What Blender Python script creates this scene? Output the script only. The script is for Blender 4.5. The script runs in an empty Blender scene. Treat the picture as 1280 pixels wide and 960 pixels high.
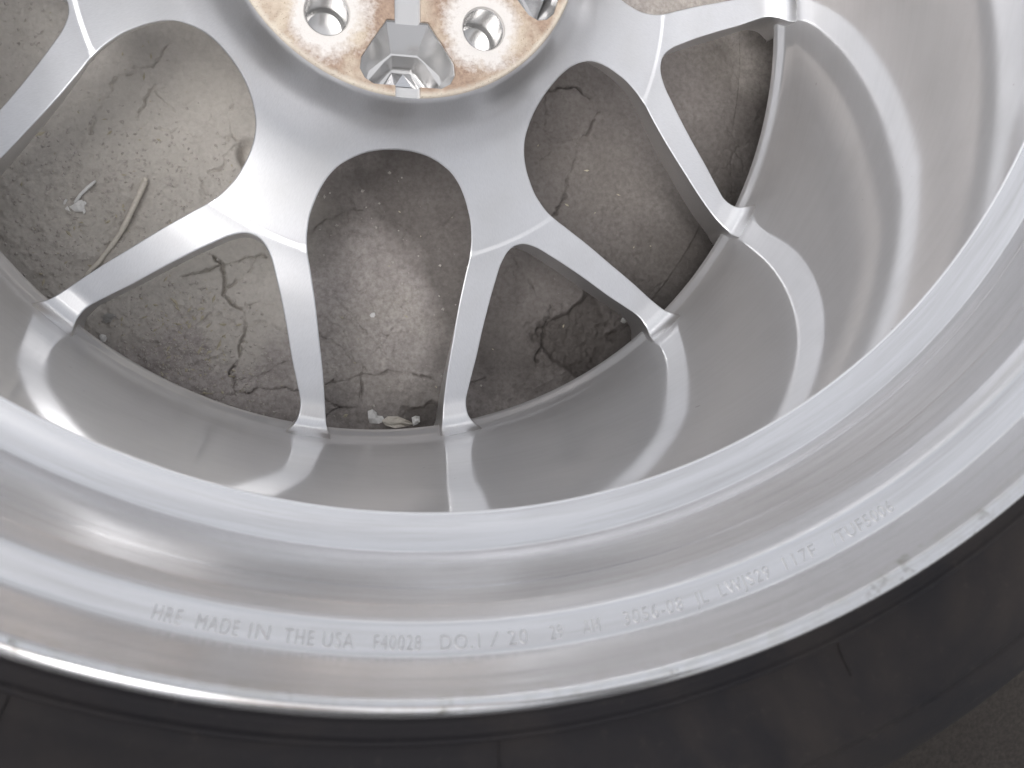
import bpy, bmesh, math, random
import numpy as np
from mathutils import Vector, Matrix
from mathutils.geometry import delaunay_2d_cdt

scene = bpy.context.scene
C = scene.collection
PI = math.pi
R = math.radians
random.seed(7)
RNG = np.random.default_rng(7)

# ------------------------------------------------------------------ camera
cd = bpy.data.cameras.new('camera')
cam = bpy.data.objects.new('camera', cd)
C.objects.link(cam)
cd.sensor_width = 36.0
cd.lens = 36.0 * 1100 / 1280
cd.clip_start = 0.01
cd.clip_end = 1000
_a, _b = R(-2.0531), R(-15.1198)
cam.matrix_world = Matrix.Translation((-0.0588, -0.1955, 0.3954)) @ Matrix.Rotation(_b, 4, 'Y') @ Matrix.Rotation(_a, 4, 'X')
cd.dof.use_dof = True
cd.dof.focus_distance = 0.47
cd.dof.aperture_fstop = cd.lens * 1e-3 / 0.0019      # aperture about 1.9 mm, a phone lens
scene.camera = cam

# ------------------------------------------------------------------ daylight (bright overcast)
SUN_EL, SUN_AZ = R(68), R(203)         # azimuth measured from +x towards +y
world = bpy.data.worlds.new('World')
scene.world = world
world.use_nodes = True
nt = world.node_tree
sky = nt.nodes.new('ShaderNodeTexSky')
sky.sky_type = 'NISHITA'
sky.sun_disc = False
sky.sun_elevation = SUN_EL
sky.sun_rotation = PI / 2 - SUN_AZ
sky.air_density = 1.0
sky.dust_density = 4.0
sky.ozone_density = 1.0
hs = nt.nodes.new('ShaderNodeHueSaturation')
hs.inputs['Saturation'].default_value = 0.18
bg = nt.nodes['Background']
bg.inputs['Strength'].default_value = 0.15
nt.links.new(sky.outputs[0], hs.inputs['Color'])
nt.links.new(hs.outputs[0], bg.inputs['Color'])
sd = bpy.data.lights.new('sun', 'SUN')
sd.energy = 0.8
sd.angle = R(40)
sd.color = (1.0, 0.985, 0.975)
sun = bpy.data.objects.new('sun', sd)
C.objects.link(sun)
sdir = Vector((math.cos(SUN_EL) * math.cos(SUN_AZ), math.cos(SUN_EL) * math.sin(SUN_AZ), math.sin(SUN_EL)))
sun.rotation_euler = sdir.to_track_quat('Z', 'Y').to_euler()
scene.view_settings.view_transform = 'Standard'
scene.view_settings.look = 'None'
scene.view_settings.gamma = 1.0
scene.view_settings.exposure = 0.60
scene.cycles.max_bounces = 10
scene.cycles.glossy_bounces = 8
scene.cycles.diffuse_bounces = 4
scene.cycles.caustics_reflective = True

# ------------------------------------------------------------------ helpers
def tag(o, label=None, cat=None, group=None, kind=None):
    if label: o['label'] = label
    if cat: o['category'] = cat
    if group: o['group'] = group
    if kind: o['kind'] = kind
    return o

def link(name, me, mat=None, parent=None):
    o = bpy.data.objects.new(name, me)
    C.objects.link(o)
    if mat and me is not None and not me.materials: me.materials.append(mat)
    if parent: o.parent = parent
    return o

def mesh_from(name, v, f, smooth=True):
    me = bpy.data.meshes.new(name)
    me.from_pydata([tuple(q) for q in v], [], f)
    if smooth: me.polygons.foreach_set('use_smooth', [True] * len(me.polygons))
    me.update()
    return me

def pchip(xs, ys):
    xs = np.asarray(xs, float); ys = np.asarray(ys, float)
    h = np.diff(xs); d = np.diff(ys) / h
    m = np.zeros(len(xs)); m[0] = d[0]; m[-1] = d[-1]
    for i in range(1, len(xs) - 1):
        if d[i-1] * d[i] > 0:
            w1 = 2*h[i] + h[i-1]; w2 = h[i] + 2*h[i-1]
            m[i] = (w1 + w2) / (w1 / d[i-1] + w2 / d[i])
    def fn(x):
        x = np.clip(np.asarray(x, float), xs[0], xs[-1])
        i = np.clip(np.searchsorted(xs, x, side='right') - 1, 0, len(h) - 1)
        t = (x - xs[i]) / h[i]
        return ((1+2*t)*(1-t)**2*ys[i] + t*(1-t)**2*h[i]*m[i] + t*t*(3-2*t)*ys[i+1] + t*t*(t-1)*h[i]*m[i+1])
    return fn

def value_noise(x, y, seed):
    """smooth lattice noise in 0..1, vectorised"""
    xi = np.floor(x).astype(np.int64); yi = np.floor(y).astype(np.int64)
    fx = x - xi; fy = y - yi
    fx = fx*fx*fx*(fx*(fx*6-15)+10); fy = fy*fy*fy*(fy*(fy*6-15)+10)
    def hsh(i, j):
        n = (i * 374761393 + j * 668265263 + seed * 974711) & 0x7fffffff
        n = ((n ^ (n >> 13)) * 1274126177) & 0x7fffffff
        n = ((n ^ (n >> 16)) * 461845907) & 0x7fffffff
        return ((n ^ (n >> 15)) & 0xffff) / 65535.0
    a = hsh(xi, yi); b = hsh(xi+1, yi); c = hsh(xi, yi+1); d = hsh(xi+1, yi+1)
    return (a*(1-fx) + b*fx)*(1-fy) + (c*(1-fx) + d*fx)*fy

def fbm(x, y, scale, octv, seed, gain=0.5):
    s = 0; amp = 1; tot = 0
    for k in range(octv):
        s = s + amp * value_noise(x*scale*2**k + 31.7*k, y*scale*2**k + 17.3*k, seed + k)
        tot += amp; amp *= gain
    return s / tot

# ------------------------------------------------------------------ material helpers
class NT:
    def __init__(self, name):
        self.m = bpy.data.materials.new(name); self.m.use_nodes = True
        self.t = self.m.node_tree
        self.p = self.t.nodes['Principled BSDF']
    def n(self, typ, **kw):
        nd = self.t.nodes.new(typ)
        for k, v in kw.items():
            if k.startswith('i_'):
                key = k[2:]
                nd.inputs[int(key) if key.isdigit() else key.replace('_', ' ')].default_value = v
            else: setattr(nd, k, v)
        return nd
    def l(self, a, b): self.t.links.new(a, b)
    def coord(self): return self.n('ShaderNodeTexCoord').outputs['Object']
    def noise(self, vec, scale, detail=4, rough=0.55, dist=0):
        nd = self.n('ShaderNodeTexNoise'); nd.inputs['Scale'].default_value = scale
        nd.inputs['Detail'].default_value = detail; nd.inputs['Roughness'].default_value = rough
        nd.inputs['Distortion'].default_value = dist
        self.l(vec, nd.inputs['Vector']); return nd.outputs['Fac']
    def ramp(self, fac, stops):
        nd = self.n('ShaderNodeValToRGB'); e = nd.color_ramp.elements
        while len(e) < len(stops): e.new(0.5)
        for el, (p, c) in zip(e, stops):
            el.position = p
            el.color = (c, c, c, 1) if isinstance(c, (int, float)) else (*c, 1)
        self.l(fac, nd.inputs['Fac']); return nd.outputs['Color']
    def mix(self, fac, a, b, mode='MIX'):
        nd = self.n('ShaderNodeMix', data_type='RGBA', blend_type=mode)
        for v, idx in ((fac, 0), (a, 6), (b, 7)):
            if hasattr(v, 'links'): self.l(v, nd.inputs[idx])
            elif idx == 0: nd.inputs[0].default_value = v
            else: nd.inputs[idx].default_value = (*v, 1) if len(v) == 3 else v
        return nd.outputs[2]
    def math(self, op, a, b=None, c=None):
        nd = self.n('ShaderNodeMath', operation=op)
        for i, v in enumerate((a, b, c)):
            if v is None: continue
            if hasattr(v, 'links'): self.l(v, nd.inputs[i])
            else: nd.inputs[i].default_value = v
        return nd.outputs[0]
    def bump(self, h, strength, dist):
        nd = self.n('ShaderNodeBump'); nd.inputs['Strength'].default_value = strength
        nd.inputs['Distance'].default_value = dist
        self.l(h, nd.inputs['Height']); self.l(nd.outputs[0], self.p.inputs['Normal'])
        return nd
    def set(self, **kw):
        for k, v in kw.items():
            k = k.replace('_', ' ')
            if hasattr(v, 'links'): self.l(v, self.p.inputs[k])
            else: self.p.inputs[k].default_value = v

def polar(m):
    """(angle, radius, z) sockets from object coordinates"""
    co = m.coord()
    sp = m.n('ShaderNodeSeparateXYZ'); m.l(co, sp.inputs[0])
    r = m.math('SQRT', m.math('ADD', m.math('MULTIPLY', sp.outputs[0], sp.outputs[0]), m.math('MULTIPLY', sp.outputs[1], sp.outputs[1])))
    return co, sp, r

ALU = (0.76, 0.76, 0.77)

def two_lobes(m, col, sharp, broad, share, aniso=0.0, tangent=None, normal=None):
    """machined metal: a clear reflection over a broad satin sheen from the tool marks"""
    out = m.t.nodes['Material Output']
    q = m.n('ShaderNodeBsdfPrincipled')
    for p, ro in ((m.p, sharp), (q, broad)):
        p.inputs['Metallic'].default_value = 1.0
        for key, v in (('Base Color', col), ('Roughness', ro), ('Tangent', tangent), ('Normal', normal)):
            if v is None: continue
            if hasattr(v, 'links'): m.l(v, p.inputs[key])
            else: p.inputs[key].default_value = v
    m.p.inputs['Anisotropic'].default_value = aniso
    m.p.inputs['Anisotropic Rotation'].default_value = 0.25
    mx = m.n('ShaderNodeMixShader')
    if hasattr(share, 'links'): m.l(share, mx.inputs[0])
    else: mx.inputs[0].default_value = share
    m.l(m.p.outputs[0], mx.inputs[1]); m.l(q.outputs[0], mx.inputs[2]); m.l(mx.outputs[0], out.inputs['Surface'])

def mat_alu_turned(name, rough, aniso, lines):
    m = NT(name)
    co, sp, r = polar(m)
    cb = m.n('ShaderNodeCombineXYZ')            # turning marks run round the wheel: noise varies only with radius and height
    m.l(r, cb.inputs[0]); m.l(sp.outputs[2], cb.inputs[2])
    fine = m.noise(cb.outputs[0], 2600, 2, 0.6)
    band = m.noise(cb.outputs[0], 170, 4, 0.6)
    seat = m.math('GREATER_THAN', sp.outputs[2], 0.1192)
    smudge = m.noise(co, 16, 5, 0.6, 0.4)
    rr = m.math('ADD', rough - 0.04, m.math('MULTIPLY', band, 0.05))
    rr = m.math('ADD', rr, m.math('MULTIPLY', smudge, 0.04))
    rr = m.math('ADD', rr, m.math('MULTIPLY', seat, 0.10))     # coarser turned finish of the bead seat
    col = m.mix(m.math('MULTIPLY', m.ramp(smudge, [(0.45, 0.0), (0.8, 1.0)]), 0.5), (0.87, 0.872, 0.885), (0.74, 0.74, 0.745))
    ang = m.math('ARCTAN2', sp.outputs[1], sp.outputs[0])
    cs = m.n('ShaderNodeCombineXYZ')            # short scuffs drawn out round the rim
    m.l(m.math('MULTIPLY', ang, 3.0), cs.inputs[0]); m.l(m.math('MULTIPLY', r, 330.0), cs.inputs[1]); m.l(m.math('MULTIPLY', sp.outputs[2], 330.0), cs.inputs[2])
    scuff = m.noise(cs.outputs[0], 1.0, 4, 0.65)
    scm = m.ramp(scuff, [(0.42, 0.0), (0.70, 1.0)])
    col = m.mix(m.math('MULTIPLY', scm, m.math('ADD', 0.10, m.math('MULTIPLY', seat, 0.40))), col, (0.60, 0.59, 0.59))
    rr = m.math('ADD', rr, m.math('MULTIPLY', scm, m.math('ADD', 0.015, m.math('MULTIPLY', seat, 0.08))))
    speck = m.noise(co, 240, 2, 0.5)
    col = m.mix(m.math('MULTIPLY', m.ramp(speck, [(0.76, 0.0), (0.80, 1.0)]), 0.5), col, (0.35, 0.33, 0.31))
    tg = m.n('ShaderNodeTangent', direction_type='RADIAL', axis='Z')
    bp = m.n('ShaderNodeBump'); bp.inputs['Strength'].default_value = lines; m.l(m.math('ADD', lines, m.math('MULTIPLY', seat, 0.12)), bp.inputs['Strength']); bp.inputs['Distance'].default_value = 0.0002
    m.l(m.math('ADD', m.math('MULTIPLY', fine, 0.6), m.math('MULTIPLY', band, 0.8)), bp.inputs['Height'])
    col = m.mix(m.math('MULTIPLY', seat, 0.75), col, m.mix(scm, (0.74, 0.74, 0.755), (0.62, 0.615, 0.62)))
    rr = m.math('MINIMUM', rr, 0.22)
    lip = m.math('GREATER_THAN', r, 0.2828)       # kerb wear and dirt on the outermost lip
    wear = m.ramp(m.noise(co, 190, 5, 0.7), [(0.46, 0.0), (0.66, 1.0)])
    grime = m.ramp(m.noise(co, 60, 6, 0.7), [(0.60, 0.0), (0.74, 1.0)])
    col = m.mix(m.math('MULTIPLY', lip, m.math('MULTIPLY', wear, 0.45)), col, (0.62, 0.61, 0.58))
    col = m.mix(m.math('MULTIPLY', lip, grime), col, (0.26, 0.25, 0.20))
    two_lobes(m, col, rr, 0.65, m.math('SUBTRACT', 0.50, m.math('MULTIPLY', seat, 0.28)), aniso, tg.outputs[0], bp.outputs[0])
    return m.m

def mat_alu_milled(name, rough, share=0.16):
    m = NT(name)
    co = m.coord()
    grain = m.n('ShaderNodeMapping'); grain.inputs['Scale'].default_value = (1.0, 7.0, 1.0)
    m.l(co, grain.inputs['Vector'])
    g = m.noise(grain.outputs[0], 420, 3, 0.6)
    smudge = m.noise(co, 26, 2, 0.4)
    spots = m.noise(co, 700, 2, 0.5)
    rr = m.math('ADD', rough, m.math('MULTIPLY', smudge, 0.07))
    soft = m.noise(co, 30, 2, 0.4)
    col = m.mix(m.ramp(soft, [(0.45, 0.0), (0.85, 1.0)]), ALU, (0.69, 0.685, 0.68))
    col = m.mix(m.math('MULTIPLY', m.ramp(g, [(0.40, 0.0), (0.65, 1.0)]), 0.30), col, (0.60, 0.60, 0.605))
    bp = m.n('ShaderNodeBump'); bp.inputs['Strength'].default_value = 0.015; bp.inputs['Distance'].default_value = 0.0002
    m.l(g, bp.inputs['Height'])
    two_lobes(m, col, rr, 0.7, share, 0.0, None, bp.outputs[0])
    return m.m

def mat_plain(name, col, rough, metallic=0.0, var=0.25, scale=300):
    m = NT(name)
    co = m.coord()
    n = m.noise(co, scale, 4, 0.6)
    c2 = tuple(v * (1 - var) for v in col)
    m.set(Base_Color=m.mix(n, col, c2), Metallic=metallic, Roughness=rough)
    m.bump(n, 0.3, 0.0003)
    return m.m

M_WALL = mat_alu_turned('turned_aluminium', 0.07, 0.75, 0.04)
M_SPOKE = mat_alu_milled('milled_aluminium', 0.275)
M_POCKET = mat_alu_milled('bright_milled_aluminium', 0.10, 0.1)
M_STAMP = mat_plain('stamped_aluminium', (0.68, 0.675, 0.68), 0.34, 1.0, 0.3, 500)

def mat_rubber():
    m = NT('tyre_rubber')
    co = m.coord()
    n1 = m.noise(co, 14, 5, 0.6, 0.5)
    n2 = m.noise(co, 260, 4, 0.65)
    col = m.mix(m.ramp(n1, [(0.40, 0.0), (0.72, 1.0)]), (0.012, 0.011, 0.013), (0.034, 0.028, 0.025))
    col = m.mix(m.math('MULTIPLY', m.ramp(n2, [(0.60, 0.0), (0.85, 1.0)]), 0.35), col, (0.060, 0.052, 0.045))
    m.set(Base_Color=col, Roughness=m.math('ADD', 0.62, m.math('MULTIPLY', n1, 0.25)))
    m.p.inputs['Specular IOR Level'].default_value = 0.22
    m.bump(n2, 0.25, 0.0006)
    return m.m
M_RUBBER = mat_rubber()

PCD = 0.0595
LUG_A = [R(-90.3 + 36 + 72 * k) for k in range(5)]
POCKET_A = [R(-90.0 + 72 * k) for k in range(5)]

def mat_pad():
    m = NT('corroded_mounting_face')
    co, sp, r = polar(m)
    n1 = m.noise(co, 48, 5, 0.6, 0.5)
    n2 = m.noise(co, 420, 5, 0.7)
    n3 = m.noise(co, 1500, 3, 0.6)
    rust = m.mix(m.ramp(n2, [(0.35, 0.0), (0.65, 1.0)]), (0.40, 0.29, 0.215), (0.25, 0.170, 0.125))
    cream = m.mix(n2, (0.60, 0.52, 0.42), (0.50, 0.42, 0.33))
    col = m.mix(m.ramp(n1, [(0.46, 0.0), (0.68, 1.0)]), rust, cream)
    # worn pale rings the wheel nuts' studs left round the five holes
    dmin = None
    for a in LUG_A:
        d = m.n('ShaderNodeVectorMath', operation='DISTANCE')
        m.l(co, d.inputs[0]); d.inputs[1].default_value = (PCD*math.cos(a), PCD*math.sin(a), 0)
        dmin = d.outputs['Value'] if dmin is None else m.math('MINIMUM', dmin, d.outputs['Value'])
    dn = m.math('ADD', dmin, m.math('MULTIPLY', m.math('SUBTRACT', n1, 0.53), 0.022))
    dn = m.math('ADD', dn, m.math('MULTIPLY', m.math('SUBTRACT', n2, 0.5), 0.012))
    ring = m.ramp(m.math('MULTIPLY', dn, 30.0), [(0.40, 1.0), (0.60, 0.0)])
    col = m.mix(m.math('MULTIPLY', ring, 0.9), col, (0.70, 0.675, 0.65))
    # chalky edge of the face
    edge = m.ramp(m.math('MULTIPLY', m.math('ADD', r, m.math('MULTIPLY', m.math('SUBTRACT', n2, 0.5), 0.004)), 10.0), [(0.785, 0.0), (0.805, 1.0)])
    col = m.mix(m.math('MULTIPLY', edge, 0.55), col, (0.68, 0.64, 0.55))
    pit = m.ramp(n3, [(0.60, 0.0), (0.70, 1.0)])
    pit = m.math('MULTIPLY', pit, m.math('SUBTRACT', 1.0, m.math('MULTIPLY', ring, 0.8)))
    col = m.mix(pit, col, (0.15, 0.10, 0.075))
    deep = m.math('LESS_THAN', sp.outputs[2], -0.0012)
    col = m.mix(deep, col, (0.62, 0.615, 0.61))
    m.set(Base_Color=col, Metallic=m.math('ADD', m.math('MULTIPLY', ring, 0.25), m.math('MULTIPLY', deep, 0.75)),
          Roughness=m.math('SUBTRACT', 0.62, m.math('MULTIPLY', deep, 0.42)))
    m.bump(m.math('MULTIPLY', m.math('ADD', n2, m.math('MULTIPLY', n3, 0.6)), m.math('SUBTRACT', 1.0, m.math('MULTIPLY', deep, 0.96))), 0.35, 0.0005)
    return m.m
M_PAD = mat_pad()

def mat_ground():
    m = NT('cracked_soil')
    co = m.coord()
    n0 = m.noise(co, 7, 4, 0.6, 0.4)
    n1 = m.noise(co, 45, 6, 0.65, 0.3)
    n2 = m.noise(co, 330, 6, 0.7)
    n3 = m.noise(co, 1900, 3, 0.6)
    col = m.mix(m.ramp(n1, [(0.32, 0.0), (0.70, 1.0)]), (0.370, 0.338, 0.322), (0.515, 0.476, 0.455))
    col = m.mix(m.math('MULTIPLY', m.ramp(n0, [(0.45, 0.0), (0.65, 1.0)]), 0.45), col, (0.50, 0.465, 0.405))
    col = m.mix(m.ramp(n2, [(0.34, 0.70), (0.62, 0.0)]), col, (0.235, 0.210, 0.196))
    col = m.mix(m.math('MULTIPLY', m.ramp(n3, [(0.62, 0.0), (0.74, 1.0)]), 0.5), col, (0.42, 0.39, 0.34))
    at = m.n('ShaderNodeAttribute', attribute_name='damp_shade')
    col = m.mix(at.outputs['Fac'], col, (0.045, 0.037, 0.032))  # wet soil, and shade painted over the right side
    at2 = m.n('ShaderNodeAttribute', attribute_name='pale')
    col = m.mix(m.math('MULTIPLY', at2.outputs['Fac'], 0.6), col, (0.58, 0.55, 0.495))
    at3 = m.n('ShaderNodeAttribute', attribute_name='tyre_shade')
    col = m.mix(m.math('MULTIPLY', at3.outputs['Fac'], 0.97), col, m.mix(m.ramp(n2, [(0.35, 0.0), (0.7, 1.0)]), (0.010, 0.008, 0.007), (0.022, 0.018, 0.015)))  # painted shade beside the tyre, near black
    m.set(Base_Color=col, Roughness=m.math('SUBTRACT', 0.92, m.math('MULTIPLY', at.outputs['Fac'], 0.35)))
    m.p.inputs['Specular IOR Level'].default_value = 0.25
    m.bump(m.math('ADD', n2, m.math('MULTIPLY', n3, 0.35)), 0.55, 0.0012)
    return m.m
M_GROUND = mat_ground()
M_CRUMB = mat_plain('soil_crumb', (0.56, 0.52, 0.48), 0.95, 0, 0.35, 900)
M_STRAW = mat_plain('dry_straw', (0.55, 0.50, 0.38), 0.8, 0, 0.4, 500)
M_TWIG = mat_plain('bleached_stem', (0.72, 0.67, 0.59), 0.85, 0, 0.35, 700)
M_WHITE = mat_plain('white_scrap', (0.80, 0.79, 0.77), 0.7, 0, 0.12, 400)
M_STONE = mat_plain('grey_stone', (0.42, 0.41, 0.39), 0.85, 0, 0.3, 500)

CRACKS = {
  'c1': [(-0.0920,-0.1402), (-0.0856,-0.1468), (-0.0857,-0.1582), (-0.0875,-0.1614), (-0.0823,-0.1673), (-0.0749,-0.1718), (-0.0745,-0.1801), (-0.0777,-0.1907), (-0.0787,-0.1994), (-0.0827,-0.2063), (-0.0819,-0.2114), (-0.0807,-0.2183), (-0.0882,-0.2233)],
  'c2': [(-0.1097,-0.1519), (-0.1003,-0.1499), (-0.0903,-0.1469), (-0.0790,-0.1435), (-0.0621,-0.1402)],
  'c3': [(-0.0621,-0.1402), (-0.0688,-0.1432), (-0.0733,-0.1502), (-0.0791,-0.1544), (-0.0839,-0.1573)],
  'c4': [(-0.0749,-0.1695), (-0.0575,-0.1660), (-0.0370,-0.1606)],
  'c5': [(-0.0745,-0.1801), (-0.0643,-0.1777), (-0.0536,-0.1808), (-0.0418,-0.1859)],
  'c6': [(-0.0807,-0.2183), (-0.0696,-0.2175), (-0.0471,-0.2168), (-0.0333,-0.2146), (-0.0217,-0.2119), (-0.0095,-0.2091), (0.0048,-0.2077), (0.0193,-0.2078), (0.0359,-0.2123), (0.0544,-0.2169), (0.0660,-0.2126)],
  'c7': [(-0.0806,-0.2123), (-0.0695,-0.2096), (-0.0510,-0.2018)],
  'c8': [(-0.0970,-0.1652), (-0.0923,-0.1684), (-0.0924,-0.1734), (-0.1019,-0.1803)],
  'd1': [(-0.0370,-0.1554), (-0.0283,-0.1595), (-0.0214,-0.1655), (-0.0130,-0.1744), (-0.0060,-0.1833), (0.0030,-0.1914), (0.0049,-0.1977), (0.0121,-0.2030), (0.0183,-0.2078)],
  'd2': [(-0.0076,-0.2081), (-0.0086,-0.2191), (-0.0096,-0.2296)],
  'd3': [(-0.0324,-0.2222), (-0.0218,-0.2271), (-0.0096,-0.2296)],
  'd4': [(-0.0218,-0.2271), (-0.0307,-0.2350)],
  'd5': [(-0.0354,-0.1844), (-0.0234,-0.1915), (-0.0042,-0.2067)],
  'd6': [(0.0030,-0.1876), (0.0141,-0.1832)],
  'd7': [(-0.0386,-0.1270), (-0.0317,-0.1188), (-0.0196,-0.1151), (-0.0089,-0.1095)],
  'd8': [(-0.0507,-0.1636), (-0.0370,-0.1554)],
  'e1': [(-0.1209,-0.0461), (-0.1243,-0.0530), (-0.1307,-0.0618), (-0.1320,-0.0667)],
  'e2': [(-0.1210,-0.0492), (-0.1148,-0.0571), (-0.1102,-0.0617), (-0.1086,-0.0682), (-0.1150,-0.0722), (-0.1196,-0.0703)],
  'e3': [(-0.1114,-0.0206), (-0.1190,-0.0292), (-0.1241,-0.0349)],
  'e4': [(-0.0861,-0.0416), (-0.0797,-0.0514), (-0.0820,-0.0597), (-0.0813,-0.0718), (-0.0765,-0.0747), (-0.0849,-0.0838), (-0.0867,-0.0906), (-0.0932,-0.0928)],
  'e5': [(-0.0996,-0.0963), (-0.0946,-0.1046), (-0.0938,-0.1095)],
  'e6': [(-0.1490,-0.0578), (-0.1537,-0.0747)],
  'e7': [(-0.1422,-0.1200), (-0.1453,-0.1333)],
  'e8': [(-0.1241,-0.0349), (-0.1394,-0.0432), (-0.1490,-0.0578)],
  'e9': [(-0.1086,-0.0682), (-0.1023,-0.0736), (-0.0813,-0.0718)],
  'g1': [(0.1053,-0.1200), (0.1100,-0.1134), (0.1137,-0.1042), (0.1195,-0.0980), (0.1216,-0.0849), (0.1269,-0.0675), (0.1268,-0.0610), (0.1327,-0.0582), (0.1354,-0.0515), (0.1397,-0.0431)],
  'g2': [(0.1020,-0.0359), (0.1135,-0.0306), (0.1257,-0.0287), (0.1364,-0.0354)],
  'g3': [(0.1268,-0.0610), (0.1157,-0.0627)],
  'h1': [(0.0773,-0.2201), (0.0773,-0.2276)],
  'h2': [(0.0845,-0.1356), (0.0949,-0.1503), (0.0990,-0.1602)],
  'h3': [(0.1106,-0.1675), (0.1075,-0.1751), (0.1054,-0.1877), (0.1001,-0.1952), (0.1012,-0.2053)],
}
WIDTHS = {'c1': 1.0, 'c2': 0.55, 'c3': 0.6, 'c6': 0.7, 'c8': 0.6, 'd1': 0.42, 'd2': 0.6, 'd3': 0.5, 'd4': 0.6, 'd7': 0.5, 'e1': 0.5, 'e2': 0.45, 'e4': 0.45, 'e3': 0.5, 'e7': 0.7, 'g1': 0.65, 'g2': 0.75, 'h3': 0.7}
# stamped words on the bead seat with the angles they run between
WORDS = [('HRE', -1.8989, -1.8733), ('MADE', -1.8597, -1.8213), ('IN', -1.8118, -1.7926), ('THE', -1.7794, -1.751), ('USA', -1.7427, -1.713), ('F40028', -1.6938, -1.6469),
         ('DO.1', -1.6278, -1.5873), ('/', -1.5774, -1.5675), ('20', -1.5584, -1.5374), ('29', -1.5136, -1.4999), ('AM', -1.4781, -1.4588), ('3056-08', -1.4319, -1.3634),
         ('JL', -1.3491, -1.3337), ('LWJS29', -1.3191, -1.2558), ('117F', -1.2361, -1.1946), ('/TUF5006', -1.1714, -1.0854)]

# ================================================================== GROUND
GZ = -0.135

def axis_coords(lo, hi, step, far):
    mid = list(np.arange(lo, hi + step/2, step))
    out = []; x = hi; s = step
    while x < far:
        s *= 1.35; x += s; out.append(x)
    left = []; x = lo; s = step
    while x > -far:
        s *= 1.35; x -= s; left.append(x)
    return np.array(left[::-1] + mid + out)

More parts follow.
